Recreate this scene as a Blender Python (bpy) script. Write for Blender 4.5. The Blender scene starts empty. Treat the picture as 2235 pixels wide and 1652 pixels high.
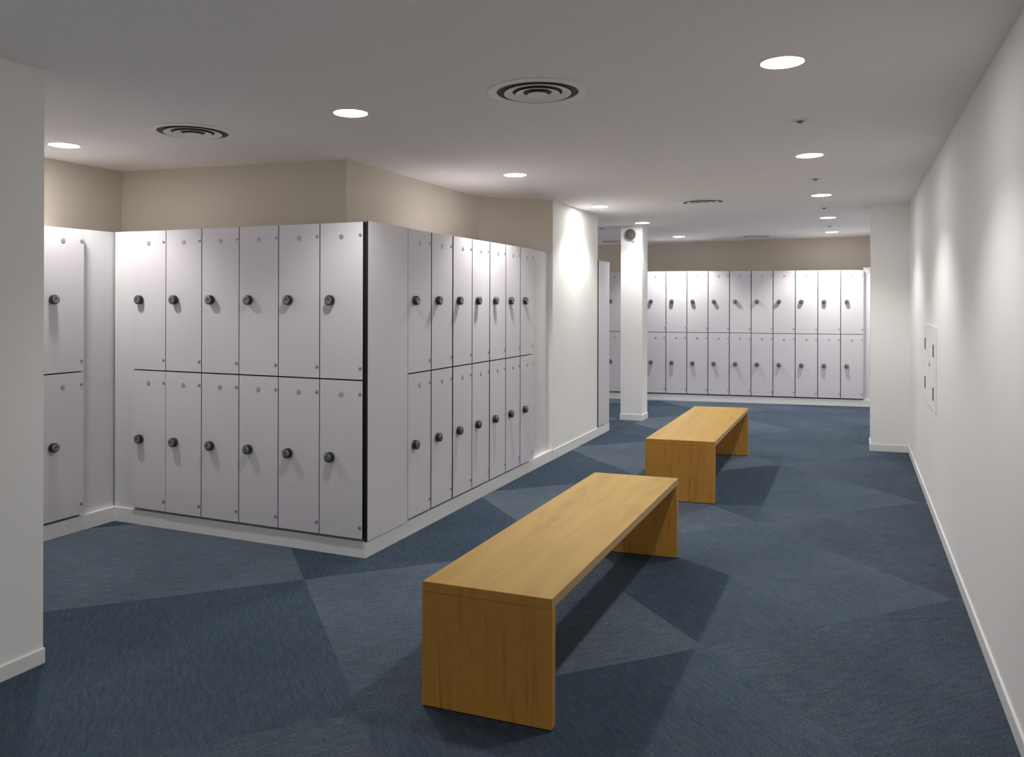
import bpy, bmesh, math, random
from mathutils import Vector, Matrix
random.seed(7)
S = bpy.context.scene
COL = S.collection
PI = math.pi
# ------------------------------------------------------------------ camera
F_PX, CX, CY, W_PX, H_PX = 1750.0, 1117.5, 657.3, 2235, 1652
YAW = math.atan((1861 - 1117.5) / F_PX)
cam_d = bpy.data.cameras.new('camera'); cam = bpy.data.objects.new('camera', cam_d); COL.objects.link(cam)
cam_d.sensor_fit = 'HORIZONTAL'; cam_d.sensor_width = 36.0
cam_d.lens = 36.0 * F_PX / W_PX
cam_d.shift_y = -(H_PX / 2 - CY) / W_PX
cam.location = (0, 0, 1.46)
cam.rotation_mode = 'XYZ'
R = Matrix.Rotation(YAW, 4, 'Z') @ Matrix.Rotation(PI / 2, 4, 'X') @ Matrix.Rotation(math.radians(0.15), 4, 'Z')
cam.matrix_world = Matrix.Translation((0, 0, 1.46)) @ R
cam_d.clip_start = 0.05
S.camera = cam
# ------------------------------------------------------------------ world, view
wd = bpy.data.worlds.new('world'); S.world = wd; wd.use_nodes = True
wd.node_tree.nodes['Background'].inputs[0].default_value = (0.5, 0.5, 0.5, 1)
wd.node_tree.nodes['Background'].inputs[1].default_value = 0.0
S.view_settings.view_transform = 'Standard'
S.view_settings.look = 'None'
S.view_settings.gamma = 1
S.view_settings.use_curve_mapping = False
S.view_settings.exposure = 1.20
S.cycles.diffuse_bounces = 10; S.cycles.max_bounces = 14
SPOT_W = 42.0           # power of each downlight's own lamp
SPOT_ANGLE = 121.0
DISC_E = 32.0            # emission of each downlight's glass
LAMP_COL = (1.0, 0.975, 0.955)

# ------------------------------------------------------------------ materials
def mat(name, color, rough=0.6, metal=0.0, spec=0.5):
    m = bpy.data.materials.new(name); m.use_nodes = True
    b = m.node_tree.nodes['Principled BSDF']
    b.inputs['Base Color'].default_value = (*color, 1)
    b.inputs['Roughness'].default_value = rough
    b.inputs['Metallic'].default_value = metal
    b.inputs['Specular IOR Level'].default_value = spec
    return m

def N(m, kind, **kw):
    n = m.node_tree.nodes.new(kind)
    for k, v in kw.items(): setattr(n, k, v)
    return n

def L(m, a, b): m.node_tree.links.new(a, b)

def speckle(m, color, amount=0.04, scale=40.0, bump=0.0, bscale=250.0):
    """a little unevenness of the paint or laminate itself"""
    b = m.node_tree.nodes['Principled BSDF']
    tc = N(m, 'ShaderNodeTexCoord')
    nz = N(m, 'ShaderNodeTexNoise'); nz.inputs['Scale'].default_value = scale; nz.inputs['Detail'].default_value = 3
    L(m, tc.outputs['Object'], nz.inputs['Vector'])
    mx = N(m, 'ShaderNodeMix', data_type='RGBA')
    mx.inputs['A'].default_value = (*[c * (1 - amount) for c in color], 1)
    mx.inputs['B'].default_value = (*[min(1, c * (1 + amount)) for c in color], 1)
    L(m, nz.outputs['Fac'], mx.inputs['Factor']); L(m, mx.outputs['Result'], b.inputs['Base Color'])
    if bump:
        n2 = N(m, 'ShaderNodeTexNoise'); n2.inputs['Scale'].default_value = bscale; n2.inputs['Detail'].default_value = 2
        L(m, tc.outputs['Object'], n2.inputs['Vector'])
        bp = N(m, 'ShaderNodeBump'); bp.inputs['Strength'].default_value = bump; bp.inputs['Distance'].default_value = 0.002
        L(m, n2.outputs['Fac'], bp.inputs['Height']); L(m, bp.outputs['Normal'], b.inputs['Normal'])

M = {}
def pm(key, color, rough, amount=0.02, scale=3.0, bump=0.0, **kw):
    M[key] = mat(key, color, rough, **kw); speckle(M[key], color, amount, scale, bump)
pm('wall_paint', (0.87, 0.86, 0.84), 0.85, 0.012, 2.0, 0.05)
pm('ceiling_paint', (0.88, 0.85, 0.83), 0.9, 0.012, 1.5, 0.05)
pm('cream_paint', (0.63, 0.575, 0.49), 0.85, 0.015, 2.0, 0.05)
pm('skirting_paint', (0.80, 0.80, 0.78), 0.5, 0.01, 5.0)
pm('laminate', (0.675, 0.648, 0.685), 0.42, 0.012, 2.5, 0.0)
pm('panel_laminate', (0.69, 0.675, 0.69), 0.42, 0.012, 2.5, 0.0)
M['core_and_shade'] = mat('black_core_and_gap_shade', (0.012, 0.008, 0.012), 0.6)
M['ring'] = mat('lock_black', (0.012, 0.012, 0.013), 0.35)
M['chrome'] = mat('lock_chrome', (0.34, 0.34, 0.36), 0.3, 0.9)
M['slot'] = mat('lock_slot', (0.02, 0.02, 0.03), 0.4)
M['cap'] = mat('hinge_cap_steel', (0.40, 0.38, 0.40), 0.4, 0.6)
M['disc'] = mat('number_disc_metal', (0.54, 0.52, 0.54), 0.35, 0.6)
M['disc_rim'] = mat('number_disc_rim', (0.22, 0.21, 0.22), 0.5)
M['disc_mark'] = mat('number_disc_mark', (0.18, 0.17, 0.19), 0.5)
M['vent_white'] = mat('vent_enamel', (0.86, 0.84, 0.78), 0.45)
M['vent_dark'] = mat('vent_recess_shade', (0.11, 0.095, 0.07), 0.8)
M['fitting_white'] = mat('fitting_white', (0.78, 0.76, 0.74), 0.5)
M['fitting_dark'] = mat('fitting_dark', (0.16, 0.16, 0.16), 0.6)
M['grille'] = mat('speaker_grille', (0.11, 0.107, 0.11), 0.6)
M['slate'] = mat('hinge_dark', (0.13, 0.09, 0.12), 0.5)
m = bpy.data.materials.new('lamp_glass'); m.use_nodes = True; nt = m.node_tree; nt.nodes.clear()
o_ = nt.nodes.new('ShaderNodeOutputMaterial'); e_ = nt.nodes.new('ShaderNodeEmission')
e_.inputs[0].default_value = (*LAMP_COL, 1); e_.inputs[1].default_value = DISC_E
nt.links.new(e_.outputs[0], o_.inputs[0]); M['lamp_glass'] = m

# wood: long figure along one axis of the object
def wood(name, axis, light, dark, k=1.0):
    m = mat(name, light, 0.42)
    b = m.node_tree.nodes['Principled BSDF']
    tc = N(m, 'ShaderNodeTexCoord'); mp = N(m, 'ShaderNodeMapping')
    sc = [4.5, 4.5, 4.5] if axis == 1 else [11.0] * 3; sc[axis] = 0.75 if axis == 1 else 1.3
    mp.inputs['Scale'].default_value = sc
    L(m, tc.outputs['Object'], mp.inputs['Vector'])
    n1 = N(m, 'ShaderNodeTexNoise'); n1.inputs['Scale'].default_value = 1.5; n1.inputs['Detail'].default_value = 3; n1.inputs['Distortion'].default_value = 1.8
    L(m, mp.outputs[0], n1.inputs['Vector'])
    # broad cathedral figure: the noise folded into bands
    mul = N(m, 'ShaderNodeMath', operation='MULTIPLY'); mul.inputs[1].default_value = 9.0; L(m, n1.outputs['Fac'], mul.inputs[0])
    sn = N(m, 'ShaderNodeMath', operation='SINE'); L(m, mul.outputs[0], sn.inputs[0])
    ab = N(m, 'ShaderNodeMapRange'); ab.inputs['From Min'].default_value = -1; ab.inputs['From Max'].default_value = 1; L(m, sn.outputs[0], ab.inputs['Value'])
    # fine pores along the grain
    mp2 = N(m, 'ShaderNodeMapping'); s2 = [170.0] * 3; s2[axis] = 5.0; mp2.inputs['Scale'].default_value = s2
    L(m, tc.outputs['Object'], mp2.inputs['Vector'])
    n2 = N(m, 'ShaderNodeTexNoise'); n2.inputs['Scale'].default_value = 1.0; n2.inputs['Detail'].default_value = 3; L(m, mp2.outputs[0], n2.inputs['Vector'])
    mp3 = N(m, 'ShaderNodeMapping'); s3 = [14.0] * 3 if axis == 1 else [34.0] * 3; s3[axis] = 1.2; mp3.inputs['Scale'].default_value = s3
    L(m, tc.outputs['Object'], mp3.inputs['Vector'])
    n3 = N(m, 'ShaderNodeTexNoise'); n3.inputs['Scale'].default_value = 1.0; n3.inputs['Detail'].default_value = 4; L(m, mp3.outputs[0], n3.inputs['Vector'])
    a1 = N(m, 'ShaderNodeMath', operation='MULTIPLY'); a1.inputs[1].default_value = 0.34 * k; L(m, ab.outputs[0], a1.inputs[0])
    a2 = N(m, 'ShaderNodeMath', operation='MULTIPLY'); a2.inputs[1].default_value = 0.22; L(m, n2.outputs['Fac'], a2.inputs[0])
    a3 = N(m, 'ShaderNodeMath', operation='MULTIPLY'); a3.inputs[1].default_value = 0.60 if axis == 1 else 0.48; L(m, n3.outputs['Fac'], a3.inputs[0])
    s = N(m, 'ShaderNodeMath', operation='ADD'); L(m, a1.outputs[0], s.inputs[0]); L(m, a2.outputs[0], s.inputs[1])
    t = N(m, 'ShaderNodeMath', operation='ADD'); L(m, s.outputs[0], t.inputs[0]); L(m, a3.outputs[0], t.inputs[1])
    mx = N(m, 'ShaderNodeMix', data_type='RGBA'); mx.inputs['A'].default_value = (*light, 1); mx.inputs['B'].default_value = (*dark, 1)
    st = N(m, 'ShaderNodeMapRange'); st.inputs['From Min'].default_value = 0.36; st.inputs['From Max'].default_value = 0.80; L(m, t.outputs[0], st.inputs['Value'])
    L(m, st.outputs[0], mx.inputs['Factor']); L(m, mx.outputs['Result'], b.inputs['Base Color'])
    b.inputs['Specular IOR Level'].default_value = 0.3
    return m
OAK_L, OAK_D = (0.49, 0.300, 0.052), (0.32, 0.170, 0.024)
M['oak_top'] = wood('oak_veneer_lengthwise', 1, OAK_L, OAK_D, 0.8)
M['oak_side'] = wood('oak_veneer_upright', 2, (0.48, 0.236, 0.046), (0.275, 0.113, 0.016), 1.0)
M['oak_edge'] = wood('oak_edge_banding', 1, (0.46, 0.31, 0.16), (0.30, 0.19, 0.09), 0.5)

# carpet: 1.46 m squares laid at 45 degrees, the weave turned a quarter from one to the next
def carpet():
    m = mat('woven_carpet', (0.05, 0.07, 0.1), 0.9, spec=0.2)
    b = m.node_tree.nodes['Principled BSDF']
    g = N(m, 'ShaderNodeNewGeometry')
    sub = N(m, 'ShaderNodeVectorMath', operation='SUBTRACT'); sub.inputs[1].default_value = (-2.64, 3.44, 0)
    L(m, g.outputs['Position'], sub.inputs[0])
    rot = N(m, 'ShaderNodeVectorRotate', rotation_type='Z_AXIS'); rot.inputs['Angle'].default_value = PI / 4
    L(m, sub.outputs[0], rot.inputs['Vector'])      # x' runs along (1,-1), y' along (1,1)
    sp = N(m, 'ShaderNodeSeparateXYZ'); L(m, rot.outputs[0], sp.inputs[0])
    Tsz = 1.464
    fl = []
    for o in ('X', 'Y'):
        d = N(m, 'ShaderNodeMath', operation='DIVIDE'); d.inputs[1].default_value = Tsz; L(m, sp.outputs[o], d.inputs[0])
        f = N(m, 'ShaderNodeMath', operation='FLOOR'); L(m, d.outputs[0], f.inputs[0]); fl.append(f)
    ad = N(m, 'ShaderNodeMath', operation='ADD'); L(m, fl[0].outputs[0], ad.inputs[0]); L(m, fl[1].outputs[0], ad.inputs[1])
    md = N(m, 'ShaderNodeMath', operation='FLOORED_MODULO'); md.inputs[1].default_value = 2.0; L(m, ad.outputs[0], md.inputs[0])
    par = md.outputs[0]                              # 0 = pale square, 1 = dark square
    def streak(sx, sy, det=4):
        mp = N(m, 'ShaderNodeMapping'); mp.inputs['Scale'].default_value = (sx, sy, 1)
        L(m, rot.outputs[0], mp.inputs['Vector'])
        n = N(m, 'ShaderNodeTexNoise'); n.inputs['Scale'].default_value = 1; n.inputs['Detail'].default_value = det; n.inputs['Roughness'].default_value = 0.65
        L(m, mp.outputs[0], n.inputs['Vector']); return n.outputs['Fac']
    def mixf(a, c):
        x = N(m, 'ShaderNodeMix', data_type='FLOAT'); L(m, par, x.inputs['Factor']); L(m, a, x.inputs['A']); L(m, c, x.inputs['B']); return x.outputs['Result']
    coarse = mixf(streak(60, 9), streak(12, 60))
    fine = mixf(streak(210, 80, 4), streak(95, 210, 4))
    big = N(m, 'ShaderNodeTexNoise'); big.inputs['Scale'].default_value = 1.6; big.inputs['Detail'].default_value = 2
    L(m, g.outputs['Position'], big.inputs['Vector'])
    hue = N(m, 'ShaderNodeTexNoise'); hue.inputs['Scale'].default_value = 9; hue.inputs['Detail'].default_value = 4
    L(m, g.outputs['Position'], hue.inputs['Vector'])
    def ramp(src, lo, hi, a, c):
        r = N(m, 'ShaderNodeMapRange'); r.inputs['From Min'].default_value = lo; r.inputs['From Max'].default_value = hi
        r.inputs['To Min'].default_value = a; r.inputs['To Max'].default_value = c; L(m, src, r.inputs['Value']); return r.outputs[0]
    pale = N(m, 'ShaderNodeMix', data_type='RGBA'); pale.inputs['A'].default_value = (*CP_A, 1); pale.inputs['B'].default_value = (*CP_B, 1)
    L(m, ramp(hue.outputs['Fac'], 0.35, 0.65, 0, 1), pale.inputs['Factor'])
    dark = N(m, 'ShaderNodeMix', data_type='RGBA'); dark.inputs['A'].default_value = (*CD_A, 1); dark.inputs['B'].default_value = (*CD_B, 1)
    L(m, ramp(hue.outputs['Fac'], 0.35, 0.65, 0, 1), dark.inputs['Factor'])
    mx = N(m, 'ShaderNodeMix', data_type='RGBA'); L(m, par, mx.inputs['Factor']); L(m, pale.outputs['Result'], mx.inputs['A']); L(m, dark.outputs['Result'], mx.inputs['B'])
    v1 = ramp(coarse, 0.3, 0.7, 0.80, 1.20); v2 = ramp(fine, 0.3, 0.7, 0.55, 1.45); v3 = ramp(big.outputs['Fac'], 0.3, 0.7, 0.90, 1.10)
    p = N(m, 'ShaderNodeMath', operation='MULTIPLY'); L(m, v1, p.inputs[0]); L(m, v2, p.inputs[1])
    q = N(m, 'ShaderNodeMath', operation='MULTIPLY'); L(m, p.outputs[0], q.inputs[0]); L(m, v3, q.inputs[1])
    sc = N(m, 'ShaderNodeVectorMath', operation='SCALE'); L(m, mx.outputs['Result'], sc.inputs[0]); L(m, q.outputs[0], sc.inputs['Scale'])
    L(m, sc.outputs[0], b.inputs['Base Color'])
    bp = N(m, 'ShaderNodeBump'); bp.inputs['Strength'].default_value = 0.35; bp.inputs['Distance'].default_value = 0.003
    L(m, fine, bp.inputs['Height']); L(m, bp.outputs['Normal'], b.inputs['Normal'])
    # ribbed weave: a broad sheen that spreads across the ribs (ribs run along the streaks of each square)
    tan = N(m, 'ShaderNodeMix', data_type='VECTOR'); L(m, par, tan.inputs['Factor'])
    tan.inputs['A'].default_value = (0.7071, 0.7071, 0); tan.inputs['B'].default_value = (0.7071, -0.7071, 0)
    gl = N(m, 'ShaderNodeBsdfAnisotropic'); gl.inputs['Roughness'].default_value = 0.85; gl.inputs['Anisotropy'].default_value = 0.6
    cs = N(m, 'ShaderNodeVectorMath', operation='SCALE'); cs.inputs[0].default_value = (0.058, 0.065, 0.073); L(m, q.outputs[0], cs.inputs['Scale'])
    L(m, cs.outputs[0], gl.inputs['Color']); L(m, tan.outputs['Result'], gl.inputs['Tangent'])
    add = N(m, 'ShaderNodeAddShader'); L(m, b.outputs[0], add.inputs[0]); L(m, gl.outputs[0], add.inputs[1])
    out = [n for n in m.node_tree.nodes if n.type == 'OUTPUT_MATERIAL'][0]; L(m, add.outputs[0], out.inputs['Surface'])
    b.inputs['Specular IOR Level'].default_value = 0.0
    return m
CP_A, CP_B = (0.036, 0.057, 0.082), (0.047, 0.058, 0.077)  # pale squares slightly lighter: some of the weave's sheen put into the colour
CD_A, CD_B = (0.028, 0.051, 0.078), (0.038, 0.052, 0.073)
M['carpet'] = carpet()

# ------------------------------------------------------------------ helpers
def link(name, bm, mats, parent=None, smooth=False):
    me = bpy.data.meshes.new(name); bmesh.ops.recalc_face_normals(bm, faces=bm.faces); bm.to_mesh(me); bm.free()
    for k in (mats if isinstance(mats, (list, tuple)) else [mats]): me.materials.append(M[k])
    o = bpy.data.objects.new(name, me); COL.objects.link(o)
    if parent: o.parent = parent
    if smooth:
        for p in me.polygons: p.use_smooth = True
        me.set_sharp_from_angle(angle=math.radians(38))
    return o

def box(bm, x0, x1, y0, y1, z0, z1, bev=0.0, idx=0):
    vs = [bm.verts.new((x, y, z)) for x in (x0, x1) for y in (y0, y1) for z in (z0, z1)]
    q = [(0, 1, 3, 2), (4, 6, 7, 5), (0, 4, 5, 1), (2, 3, 7, 6), (0, 2, 6, 4), (1, 5, 7, 3)]
    fs = [bm.faces.new([vs[i] for i in f]) for f in q]
    for f in fs: f.material_index = idx
    if bev:
        es = list({e for f in fs for e in f.edges})
        bmesh.ops.bevel(bm, geom=es, offset=bev, segments=2, profile=0.7, affect='EDGES')
    return fs

def prism(bm, pts, z0, z1, idx=0):
    n = len(pts)
    zf = z1 if callable(z1) else (lambda p: z1)
    a = [bm.verts.new((p[0], p[1], z0)) for p in pts]; b = [bm.verts.new((p[0], p[1], zf(p))) for p in pts]
    fs = [bm.faces.new(a[::-1]), bm.faces.new(b)]
    for i in range(n): fs.append(bm.faces.new([a[i], a[(i + 1) % n], b[(i + 1) % n], b[i]]))
    for f in fs: f.material_index = idx
    return fs

def lathe(bm, prof, axis='Z', seg=40, org=(0, 0, 0), idx=0, idxs=None, closed=False):
    """prof: list of (r, h); spun about the axis through org; axis 'Y' puts h along -y (out of a door)."""
    rings = []
    for r, h in prof:
        ring = []
        if r < 1e-6:
            p = (0, 0, h) if axis == 'Z' else (0, -h, 0)
            ring = [bm.verts.new(Vector(org) + Vector(p))]
        else:
            for k in range(seg):
                a = 2 * PI * k / seg
                p = (r * math.cos(a), r * math.sin(a), h) if axis == 'Z' else (r * math.cos(a), -h, r * math.sin(a))
                ring.append(bm.verts.new(Vector(org) + Vector(p)))
        rings.append(ring)
    n = len(rings)
    for i in range(n if closed else n - 1):
        A, B = rings[i], rings[(i + 1) % n]
        mi = idxs[i] if idxs else idx
        for k in range(seg):
            k2 = (k + 1) % seg
            if len(A) == 1 and len(B) == 1: break
            if len(A) == 1: f = bm.faces.new([A[0], B[k], B[k2]])
            elif len(B) == 1: f = bm.faces.new([A[k], A[k2], B[0]])
            else: f = bm.faces.new([A[k], A[k2], B[k2], B[k]])
            f.material_index = mi

def empty(name, loc, rz=0.0):
    o = bpy.data.objects.new(name, None); COL.objects.link(o); o.location = loc; o.rotation_euler = (0, 0, rz); o.empty_display_size = 0.1
    return o

def tag(o, label, cat, group=None):
    o['label'] = label; o['category'] = cat
    if group: o['group'] = group
    return o

def struct(o):
    o['kind'] = 'structure'; return o

def copy_tree(o, parent=None):
    c = o.copy(); COL.objects.link(c)
    if parent: c.parent = parent
    for ch in list(o.children): copy_tree(ch, c)
    return c

def Hc(x): return 2.4165 + 0.011 * max(x, -3.0)      # the ceiling falls slightly to the left

# ------------------------------------------------------------------ shell
FX0, FX1, FY0, FY1 = -6.3, 0.9, -4.6, 13.1
bm = bmesh.new(); box(bm, FX0, FX1, FY0, FY1, -0.1, 0.0)
struct(link('floor', bm, 'carpet'))
bm = bmesh.new()
pts = [(FX0, Hc(FX0)), (-3.0, Hc(-3)), (FX1, Hc(FX1)), (FX1, 2.62), (FX0, 2.62)]
a = [bm.verts.new((x, FY0, z)) for x, z in pts]; b = [bm.verts.new((x, FY1, z)) for x, z in pts]
bm.faces.new(a); bm.faces.new(b[::-1])
for i in range(5): bm.faces.new([a[i], b[i], b[(i + 1) % 5], a[(i + 1) % 5]])
struct(link('ceiling', bm, 'ceiling_paint'))

def wall(name, pts, m='wall_paint'):
    bm = bmesh.new(); prism(bm, pts, 0.0, lambda p: Hc(p[0]))
    return struct(link(name, bm, m))
RX = 0.511
wall('wall_right', [(RX, FY0), (FX1, FY0), (FX1, FY1), (RX, FY1)])
wall('wall_pilaster', [(0.166, 8.655), (RX, 8.68), (RX, 9.0), (0.166, 9.0)])
wall('wall_back', [(-6.3, 12.78), (RX, 12.78), (RX, FY1), (-6.3, FY1)], 'cream_paint')
wall('wall_front', [(-2.99, FY0), (RX, FY0), (RX, -4.5), (-2.99, -4.5)])
wall('wall_left_pillar', [(FX0, FY0), (-2.998, FY0), (-2.998, 2.235), (FX0, 2.235)])
wall('wall_alcove', [(FX0, 2.235), (-4.83, 2.235), (-4.83, 4.20), (FX0, 4.20)], 'cream_paint')
wall('wall_left', [(FX0, 4.20), (-4.83, 4.20), (-3.05, 4.40), (-3.05, 6.943), (FX0, 6.943)], 'cream_paint')
bm = bmesh.new(); prism(bm, [(-3.05, 6.42), (-2.70, 6.76), (-2.545, 6.942), (-3.05, 6.942)], 1.914, lambda p: Hc(p[0]))
struct(link('wall_bulkhead', bm, 'cream_paint'))
wall('wall_left_block', [(FX0, 6.943), (-2.543, 6.943), (-2.543, 8.355), (FX0, 8.355)])
wall('wall_far_left', [(FX0, 8.355), (-5.9, 8.355), (-5.9, 12.78), (FX0, 12.78)])

def ribbon(name, pts, h, t, m='skirting_paint'):
    """a skirting board: room side along pts (room on the right hand), height h, thickness t, top edge eased"""
    bm = bmesh.new()
    P = [Vector((*p, 0)) for p in pts]; n = len(P)
    def off(i):
        ns = []
        if i > 0: d = (P[i] - P[i - 1]).normalized(); ns.append(Vector((-d.y, d.x, 0)))
        if i < n - 1: d = (P[i + 1] - P[i]).normalized(); ns.append(Vector((-d.y, d.x, 0)))
        if len(ns) == 1: return ns[0]
        s = ns[0] + ns[1]; return s / s.dot(ns[0])
    prof = [(0.0, 0.0), (0.0, h - 0.004), (0.003, h), (t, h), (t, 0.0)]
    rows = [[bm.verts.new(P[i] + off(i) * d + Vector((0, 0, z))) for d, z in prof] for i in range(n)]
    for i in range(n - 1):
        for k in range(5): bm.faces.new([rows[i][k], rows[i][(k + 1) % 5], rows[i + 1][(k + 1) % 5], rows[i + 1][k]])
    bm.faces.new(rows[0]); bm.faces.new(rows[-1][::-1])
    return struct(link(name, bm, m))
ribbon('baseboard_pilaster', [(0.158, 9.0), (0.158, 8.626), (0.501, 8.664)][::1], 0.070, 0.0075)
ribbon('baseboard_right', [(0.502, 8.664), (0.502, -4.49)], 0.066, 0.0085)
ribbon('baseboard_left_pillar', [(-2.989, -4.49), (-2.989, 2.2375)], 0.061, 0.0085)
ribbon('baseboard_block', [(-2.535, 6.945), (-2.535, 8.362)], 0.092, 0.0075)

# column, square
CXa, CXb, CYa, CYb = -2.640, -2.372, 9.655, 9.935
wall('wall_column', [(CXa, CYa), (CXb, CYa + 0.006), (CXb, CYb), (CXa, CYb)])
bm = bmesh.new(); t = 0.008
prism(bm, [(CXa - t, CYa - t), (CXb + t, CYa - t + 0.006), (CXb + t, CYb + t), (CXa - t, CYb + t)], 0.0, 0.070)
struct(link('baseboard_column', bm, 'skirting_paint'))

# ------------------------------------------------------------------ plinths under the locker banks
def plinth(name, pts, h=0.092):
    bm = bmesh.new(); prism(bm, pts, 0.0, h)
    return struct(link(name, bm, 'skirting_paint'))
plinth('baseboard_left_bank', [(-4.83, 3.858), (-2.538, 3.858), (-2.538, 6.944), (-2.70, 6.944), (-2.70, 4.2), (-4.83, 4.2)])
plinth('baseboard_alcove', [(-4.83, 2.237), (-4.495, 2.237), (-4.495, 3.858), (-4.83, 3.858)])
BA = Vector((-2.7605, 11.7755)); BD = (Vector((0.2151, 12.2319)) - BA).normalized(); BN = Vector((-BD.y, BD.x))
BANG = math.atan2(BD.y, BD.x)
def bp(u, d): p = BA + BD * u + BN * d; return (p.x, p.y)
plinth('baseboard_back', [bp(-2.6, 0), bp(3.29, 0), bp(3.22, 0.40), bp(-2.6, 0.40)])
plinth('baseboard_far_bank', [(-4.8, 8.357), (-2.536, 8.357), (-2.536, 8.800), (-4.8, 8.800)])

# ------------------------------------------------------------------ one locker
LW, LH = 0.30, 0.90
def make_locker():
    root = empty('locker', (0, 0, 0))
    # body: a hollow white carcass; front edges painted black for the interior shade in the gaps
    bm = bmesh.new(); y0, y1 = 0.0110, 0.30
    x0, x1, z0, z1 = 0.0006, LW - 0.0006, 0.0006, LH - 0.0006
    for bx in ((x0, x0 + .013, y0, y1, z0, z1), (x1 - .013, x1, y0, y1, z0, z1), (x0 + .013, x1 - .013, y0, y1, z0, z0 + .013),
               (x0 + .013, x1 - .013, y0, y1, z1 - .013, z1), (x0 + .013, x1 - .013, y1 - .01, y1, z0 + .013, z1 - .013)):
        for f in box(bm, *bx):
            if abs(f.calc_center_median().y - y0) < 1e-5: f.material_index = 1
    link('body', bm, ['laminate', 'core_and_shade'], root)
    # door: laminate faces, black core edges
    bm = bmesh.new()
    for f in box(bm, 0.0038, LW - 0.0045, -0.0085, 0.0045, 0.0025, LH - 0.0030):
        c = f.calc_center_median()
        f.material_index = 0 if (abs(c.y + 0.0085) < 1e-5 or abs(c.y - 0.0045) < 1e-5) else 1
    door = link('door', bm, ['laminate', 'core_and_shade'], root)
    for z in (LH - 0.076, 0.068):
        bm = bmesh.new(); lathe(bm, [(0.0105, 0.0), (0.0105, 0.0016), (0.0088, 0.0028), (0, 0.0030)], 'Y', 20, (LW - 0.021, -0.0085, z))
        link('hinge_cap', bm, 'cap', door, True)
    bm = bmesh.new(); zc = LH - 0.083
    lathe(bm, [(0.0150, 0.0), (0.0150, 0.0014), (0.0132, 0.0018), (0.0, 0.0018)], 'Y', 28, (LW / 2, -0.0085, zc), idxs=[1, 1, 0])
    box(bm, LW / 2 - 0.0035, LW / 2 + 0.0035, -0.0109, -0.0103, zc - 0.0025, zc + 0.0025, idx=2)
    link('number_disc', bm, ['disc', 'disc_rim', 'disc_mark'], door, True)
    # lock: knurled black barrel with a chromed face
    lx, lz = 0.080, 0.453
    bm = bmesh.new(); seg = 48
    lathe(bm, [(0.0215, 0.0), (0.0290, 0.004), (0.0290, 0.026), (0.0270, 0.0295), (0.0240, 0.0300), (0.0, 0.0290)], 'Y', seg)
    for v in bm.verts:
        r = math.hypot(v.co.x, v.co.z)
        if r > 0.0285:
            k = round(math.atan2(v.co.z, v.co.x) / (2 * PI) * seg) % 2
            if k: v.co.x *= 0.965; v.co.z *= 0.965
    lock = link('lock', bm, 'ring', root, True); lock.location = (lx, -0.0085, lz)
    bm = bmesh.new()
    lathe(bm, [(0.0238, 0.0298), (0.0238, 0.0312), (0.0215, 0.0325), (0.0, 0.0330)], 'Y', 36)
    box(bm, -0.0150, 0.0150, -0.0340, -0.0326, 0.0005, 0.0060, idx=1)
    lathe(bm, [(0.0052, 0.0326), (0.0052, 0.0338), (0.0, 0.0342)], 'Y', 16, (0, 0, 0.0135), idx=1)
    box(bm, -0.0150, 0.0150, -0.0338, -0.0326, -0.0030, -0.0005, idx=0)
    link('lock_face', bm, ['chrome', 'slot'], lock, True)
    return root

proto = make_locker(); first = [True]
ORD = ['first', 'second', 'third', 'fourth', 'fifth', 'sixth', 'seventh', 'eighth', 'ninth', 'tenth', 'eleventh', 'twelfth']
def place_locker(loc, rz, label, group, dy=0.0):
    if first[0]: o = proto; first[0] = False
    else: o = copy_tree(proto)
    o.location = loc; o.rotation_euler = (0, 0, rz)
    for ch in o.children:
        if ch.name.startswith('door'): ch.location = (0, dy, 0)
        if ch.name.startswith('lock'):
            ch.location.y = -0.0085 + dy
            ch.rotation_euler = (0, random.uniform(-0.12, 0.12), 0)
    tag(o, label, 'locker', group)
    return o
Z_LO, Z_HI = 0.108, 1.010
def jit(): return random.uniform(-0.0004, 0.0004)

# near bank, left of the corner (faces the camera): six columns
for i in range(6):
    x = -4.335 + 0.2975 * i if False else -4.331 + 0.2970 * i
    for tier, z in (('upper', Z_HI), ('lower', Z_LO)):
        dy = 0.0025 if (tier == 'lower' and i == 0) else jit()
        sc = 'first from the inner corner' if i == 0 else (f'{ORD[i]} from the inner corner' if i < 5 else 'sixth, beside the black corner joint')
        place_locker((x, 3.853, z), 0, f'{tier} white locker, {sc}, in the bank left of the corner', 'white lockers left of the corner', dy)
# near bank, right of the corner (faces the benches): seven columns
for i in range(7):
    y = 4.305 + 0.3003 * i
    for tier, z in (('upper', Z_HI), ('lower', Z_LO)):
        place_locker((-2.5335, y, z), PI / 2, f'{tier} white locker, {ORD[i]} past the wide corner panel, in the bank facing the benches', 'white lockers facing the benches', [0.003, 0.0015, -0.0015, -0.0022, -0.0045, -0.0052, -0.006][i] + jit())
# alcove bank at the far left: one column shows past the pillar
for tier, z in (('upper', Z_HI), ('lower', Z_LO)):
    place_locker((-4.490, 3.318, z), PI / 2, f'{tier} white locker at far left, half cut off by the left pillar', 'white lockers beside the left pillar', 0)
# far bank: twelve columns, counted from the right
for i in range(12):
    u = 2.938 - 0.3016 * (i + 1); p = bp(u, 0)
    if i == 9: wh = 'tenth from the right, partly behind the square column, in the far bank'
    elif i == 10: wh = 'eleventh from the right, hidden behind the square column, in the far bank'
    elif i == 11: wh = 'in the far bank, seen through the gap left of the square column'
    else: wh = f'{ORD[i]} from the right, in the far bank'
    for tier, z in (('upper', Z_HI), ('lower', Z_LO)):
        place_locker((p[0], p[1], z), BANG, f'{tier} white locker, {wh}', 'white lockers of the far bank', jit())

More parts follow.
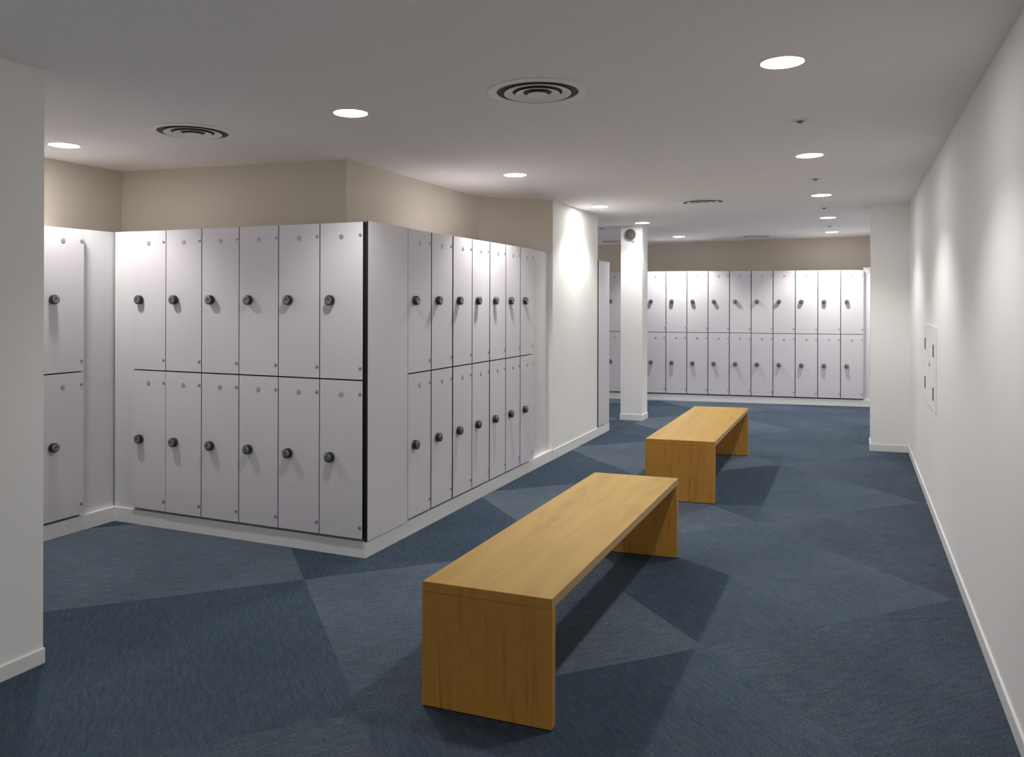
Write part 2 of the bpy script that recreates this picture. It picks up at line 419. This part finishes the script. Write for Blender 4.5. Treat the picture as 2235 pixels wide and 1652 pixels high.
# ------------------------------------------------------------------ filler and end panels
def panel(name, loc, rz, w, z0, z1, th, label, depth=0.0, mat_='panel_laminate', edge='core_and_shade'):
    """board standing in the local xz plane, front at y=0"""
    bm = bmesh.new()
    for f in box(bm, 0, w, 0, th, z0, z1):
        c = f.calc_center_median()
        f.material_index = 0 if (abs(c.y) < 1e-6 or abs(c.y - th) < 1e-6 or c.z > z1 - 1e-4) else 1
    o = link(name, bm, [mat_, edge]); o.location = loc; o.rotation_euler = (0, 0, rz)
    tag(o, label, 'panel'); return o
panel('filler_panel', (-2.5255, 3.8595, 0), PI / 2, 0.442, 0.098, 1.912, 0.013, 'wide white corner panel between the two near locker banks, right of the black joint', mat_='laminate')
panel('end_panel', (-2.580, 6.409, 0), PI / 2, 0.531, 0.092, 1.910, 0.013, 'recessed white panel ending the bench-side lockers beside the white wall block', edge='panel_laminate')
panel('filler_panel', (-4.525, 3.620, 0), PI / 2, 0.262, 0.092, 1.912, 0.013, 'narrow recessed white panel right of the far left lockers', edge='panel_laminate')
panel('filler_panel', (-4.510, 3.872, 0), 0, 0.178, 0.092, 1.912, 0.013, 'narrow white panel in the inner corner, left of the camera-facing lockers', edge='panel_laminate')
panel('filler_panel', (-4.525, 2.240, 0), PI / 2, 1.076, 0.092, 1.912, 0.013, 'long white panel hidden behind the left pillar', edge='panel_laminate')
p = bp(2.9385, 0.03)
panel('filler_panel', (p[0], p[1], 0), BANG, 0.345, 0.092, 1.945, 0.013, 'narrow white panel closing the right end of the far lockers', edge='panel_laminate')
p = bp(-2.6, 0.005)
panel('filler_panel', (p[0], p[1], 0), BANG, 1.915, 0.092, 1.910, 0.013, 'white panel continuing the far lockers behind the wall block', edge='panel_laminate')
# dark post in the open joint at the corner
bm = bmesh.new(); box(bm, -2.5475, -2.5400, 3.8605, 3.90, 0.0925, 1.905)
tag(link('corner_post', bm, 'core_and_shade'), 'black joint post between the two near locker banks at the corner', 'post')
# boards lying on top of the banks close them to the wall behind
def top_board(pts, z, label):
    bm = bmesh.new(); prism(bm, pts, z, z + 0.004); tag(link('top_board', bm, 'panel_laminate'), label, 'board')

# end of the locker bank that turns away behind the white block
t_ = empty('locker_bank_end', (-2.535, 8.362, 0))
tag(t_, 'tall white end of a locker bank at the edge of the white wall block', 'locker bank')
bm = bmesh.new()
for f in box(bm, -0.013, 0.0, 0.004, 0.425, 0.100, 1.905):
    c = f.calc_center_median(); f.material_index = 0 if abs(c.x) < 1e-5 else 1
link('side_panel', bm, ['laminate', 'core_and_shade'], t_)
bm = bmesh.new(); box(bm, -2.2, -0.014, 0.004, 0.420, 0.100, 1.900)
link('carcass', bm, 'laminate', t_)
for k in range(7):
    for z in (0.104, 1.006):
        bm = bmesh.new(); box(bm, -0.016 - 0.31 * (k + 1) + 0.004, -0.016 - 0.31 * k, 0.421, 0.434, z, z + 0.894)
        link('door', bm, 'laminate', t_)

# ------------------------------------------------------------------ benches
def bench(name, quad, label):
    """quad: near-left, near-right, far-right, far-left corners on the floor; the top overlaps both end boards"""
    c = sum((Vector(q) for q in quad), Vector((0, 0))) / 4
    root = empty(name, (c.x, c.y, 0)); tag(root, label, 'bench', 'oak benches')
    q = [Vector(p) - c for p in quad]; H, T = 0.450, 0.036
    def lerp(a, b, t): return a + (b - a) * t
    Ln = (q[3] - q[0]).length; e = T / Ln
    bm = bmesh.new()
    fs = prism(bm, [tuple(v) for v in q], H - T, H)
    for f in fs:
        if abs(f.normal.z) < 0.5 if f.normal.length else False: f.material_index = 1
    bm.normal_update()
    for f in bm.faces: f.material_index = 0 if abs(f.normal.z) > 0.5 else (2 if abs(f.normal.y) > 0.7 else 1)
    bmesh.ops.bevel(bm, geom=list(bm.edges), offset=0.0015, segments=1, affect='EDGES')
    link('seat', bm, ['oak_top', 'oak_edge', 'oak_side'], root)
    for (a, b_, s0, s1) in ((0, 1, 0.0, e), (0, 1, 1 - e, 1.0)):
        P = [lerp(q[0], q[3], s0), lerp(q[1], q[2], s0), lerp(q[1], q[2], s1), lerp(q[0], q[3], s1)]
        bm = bmesh.new(); prism(bm, [tuple(v) for v in P], 0.004, H - T - 0.0006)
        bmesh.ops.bevel(bm, geom=list(bm.edges), offset=0.0012, segments=1, affect='EDGES')
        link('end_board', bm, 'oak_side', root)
        Q = [P[0] + (P[2] - P[0]) * 0.02, P[1] + (P[3] - P[1]) * 0.02, P[2] + (P[0] - P[2]) * 0.02, P[3] + (P[1] - P[3]) * 0.02]
        bm = bmesh.new(); prism(bm, [tuple(v) for v in Q], 0.0, 0.0055); link('foot_strip', bm, 'core_and_shade', root)
    return root
bench('bench', [(-1.427, 2.537), (-0.936, 2.556), (-0.9155, 4.596), (-1.402, 4.556)], 'near oak bench, in the foreground by the bottom of the picture')
bench('bench', [(-1.405, 5.832), (-0.911, 5.889), (-0.911, 7.905), (-1.402, 7.830)], 'far oak bench, behind the foreground one, ahead of the far lockers')

# ------------------------------------------------------------------ ceiling fittings
def downlight_proto():
    root = empty('downlight', (0, 0, 0))
    bm = bmesh.new(); lathe(bm, [(0.0835, 0.0), (0.0895, 0.0), (0.0890, -0.0022), (0.0840, -0.0030), (0.0825, -0.0015)], 'Z', 48, closed=True)
    link('trim_ring', bm, 'fitting_white', root, True)
    bm = bmesh.new(); lathe(bm, [(0.0820, 0.0), (0.0820, -0.0012), (0.0, -0.0016)], 'Z', 48)
    link('glass', bm, 'lamp_glass', root)
    return root
dl = downlight_proto(); dl_first = True
def lamp(x, y, k=1.0):
    ld = bpy.data.lights.new('downlight_or_fill_lamp', 'SPOT'); ld.energy = SPOT_W * k; ld.color = LAMP_COL
    ld.spot_size = math.radians(SPOT_ANGLE); ld.spot_blend = 0.55; ld.shadow_soft_size = 0.05
    lo = bpy.data.objects.new('downlight_or_fill_lamp', ld); COL.objects.link(lo); lo.location = (x, y, Hc(x) - 0.012)
LAMP_K = {'far left': [0.54], 'left': [0.42, 0.85, 0.70, 0.6, 1.25], 'right': [0.55, 0.74, 0.72, 0.70, 1.45]}   # power factors tuned lamp by lamp to balance the brightness
DLX = [('far left', -4.33, [3.356]), ('left', -2.293, [3.345, 5.451, 7.588, 9.34, 11.50]), ('right', -0.260, [3.356, 5.558, 7.668, 9.739, 11.75])]
PLACE = {'left': ['nearest of the left row, before the corner lockers', 'second of the left row, beside the bench-side lockers', 'third of the left row, beside the white wall block',
                  'fourth of the left row, right beside the column top', 'last of the left row, before the far lockers'],
         'right': ['nearest and largest, of the right-hand row', 'second of the right-hand row', 'third of the right-hand row', 'fourth of the right-hand row', 'last of the right-hand row, before the far lockers']}
for row, x, ys in DLX:
    for i, y in enumerate(ys):
        if dl_first: o = dl; dl_first = False
        else: o = copy_tree(dl)
        o.location = (x, y, Hc(x)); o.rotation_euler = (0, -0.011 if x > -3 else 0, 0)
        tag(o, 'glowing round downlight at far left, beside the left pillar' if row == 'far left' else 'glowing round downlight, ' + PLACE[row][i], 'ceiling light', 'round recessed downlights')
        lamp(x, y, LAMP_K[row][i])
BACK_FILL_LIGHTS = [(-2.2, -0.85), (-0.26, -0.85), (-2.2, -2.95), (-0.26, -2.95)]   # unseen lamps added behind the camera to raise the ambient light
for x, y in BACK_FILL_LIGHTS:
    lamp(x, y, 1.6)
# unseen lamps continuing the grid behind the white block, lifting the far ambient light
for x, y in ((-4.33, 9.7), (-4.33, 11.76)):
    lamp(x, y)

def vent_proto():
    root = empty('air_vent', (0, 0, 0))
    bm = bmesh.new(); lathe(bm, [(0.184, -0.001), (0.223, -0.001), (0.222, -0.0035), (0.205, -0.0065), (0.188, -0.0075), (0.184, -0.005)], 'Z', 64, closed=True)
    link('flange', bm, 'vent_white', root, True)
    bm = bmesh.new(); lathe(bm, [(0.186, -0.0006), (0.186, -0.0016), (0.0, -0.0016)], 'Z', 64)  # flat dark disc standing in for the shade of the open recess
    link('recess_shade_disc', bm, 'vent_dark', root)
    for r0, r1, z0, z1 in ((0.151, 0.114, -0.011, -0.003), (0.100, 0.066, -0.014, -0.004), (0.047, 0.0, -0.017, -0.016)):
        bm = bmesh.new()
        if r1 > 0: lathe(bm, [(r0, z0), (r1, z1), (r1 - 0.002, z1 + 0.001), (r0 - 0.004, z0 + 0.006), (r0, z0 + 0.003)], 'Z', 64, closed=True)
        else: lathe(bm, [(0.0, -0.005), (0.018, -0.006), (r0 - 0.003, z0 + 0.006), (r0, z0 + 0.001), (r0 - 0.008, z0), (0.0, z1 - 0.001)], 'Z', 64)
        link('cone_ring', bm, 'vent_white', root, True)
    return root
vp = vent_proto(); vf = True
for x, y, lb in ((-1.306, 3.361, 'nearest and largest round air vent, between the two downlight rows'),
                 (-3.33, 3.36, 'round air vent near the far left downlight'),
                 (-1.301, 7.651, 'mid-distance round air vent above the far bench'),
                 (-1.285, 12.01, 'farthest round air vent, against the back wall'),
                 (-3.36, 11.95, 'round air vent glimpsed left of the square column')):
    o = vp if vf else copy_tree(vp); vf = False
    o.location = (x, y, Hc(x)); o.rotation_euler = (0, -0.011 if x > -3 else 0, 0)
    tag(o, lb, 'ceiling vent', 'round ceiling air vents')

def sprinkler_proto():
    root = empty('sprinkler', (0, 0, 0))
    bm = bmesh.new(); lathe(bm, [(0.022, -0.001), (0.047, -0.001), (0.046, -0.003), (0.024, -0.0045)], 'Z', 32, closed=True)
    link('cover_plate', bm, 'fitting_white', root, True)
    bm = bmesh.new(); lathe(bm, [(0.024, -0.0005), (0.022, -0.004), (0.012, -0.010), (0.010, -0.014), (0.0, -0.014)], 'Z', 24)
    link('sprinkler_head', bm, 'fitting_dark', root, True)
    return root
sp = sprinkler_proto(); sf = True
for x, y, lb in ((-0.256, 4.471, 'nearest ceiling sprinkler, between first and second right-row downlights'),
                 (-0.267, 6.626, 'second ceiling sprinkler of the right-hand row'),
                 (-0.267, 8.706, 'third ceiling sprinkler of the right-hand row'),
                 (-0.266, 10.769, 'last ceiling sprinkler of the right-hand row'),
                 (-2.907, 9.72, 'small ceiling sprinkler beside the white wall block, left of the column')):
    o = sp if sf else copy_tree(sp); sf = False
    o.location = (x, y, Hc(x)); o.rotation_euler = (0, -0.011, 0)
    tag(o, lb, 'sprinkler', 'ceiling sprinklers')

# ------------------------------------------------------------------ loudspeaker on the column
root = empty('loudspeaker', (-2.512, CYa, 2.283)); tag(root, 'round grey loudspeaker high on the square column', 'loudspeaker')
bm = bmesh.new(); lathe(bm, [(0.0, -0.001), (0.066, -0.001), (0.070, 0.004), (0.070, 0.026), (0.067, 0.030), (0.0635, 0.028)], 'Y', 48)
link('housing', bm, 'fitting_white', root, True)
bm = bmesh.new(); prof = [(0.0645, 0.067)]
lathe(bm, [(0.0665, 0.026), (0.0665, 0.0305), (0.055, 0.0325), (0.030, 0.034), (0.0, 0.0345)], 'Y', 48)
for k in range(9):
    x = -0.052 + 0.013 * k; h = math.sqrt(max(0, 0.060 ** 2 - x * x))
    box(bm, x - 0.0015, x + 0.0015, -0.0355, -0.026, -h, h)
link('grille', bm, 'grille', root, True)
bm = bmesh.new(); box(bm, 0.030, 0.046, -0.030, -0.0, -0.083, -0.069, 0.002)
link('bracket', bm, 'fitting_white', root)

# ------------------------------------------------------------------ access panel in the right wall
root = empty('access_panel', (RX, 5.96, 0.733)); tag(root, 'flush white access panel with four dark hinges in the right wall', 'access panel')
bm = bmesh.new(); box(bm, -0.006, 0.0, 0.0, 0.80, 0.0, 0.555, 0.001)
link('door', bm, 'wall_paint', root)
bm = bmesh.new()
for a_, b_, c_, d_ in ((-0.006, 0.0, -0.006, 0.561), (0.80, 0.806, -0.006, 0.561), (0.0, 0.80, -0.006, 0.0), (0.0, 0.80, 0.555, 0.561)):
    box(bm, -0.0072, 0.0, a_, b_, c_, d_)
link('frame', bm, 'skirting_paint', root)
for y, z in ((0.135, 0.355), (0.825 - 0.035, 0.375), (0.135, 0.063), (0.79, 0.085)):
    bm = bmesh.new(); box(bm, -0.0095, -0.006, y, y + 0.055, z, z + 0.085, 0.001)
    for k in range(5): box(bm, -0.0105, -0.0095, y + 0.004, y + 0.051, z + 0.006 + 0.016 * k, z + 0.012 + 0.016 * k)
    link('hinge', bm, 'slate', root)
bm = bmesh.new(); box(bm, -0.010, -0.006, 0.44, 0.475, 0.272, 0.290, 0.001); box(bm, -0.010, -0.006, 0.44, 0.452, 0.300, 0.306)
link('latch', bm, 'fitting_dark', root)
bpy.context.view_layer.update()
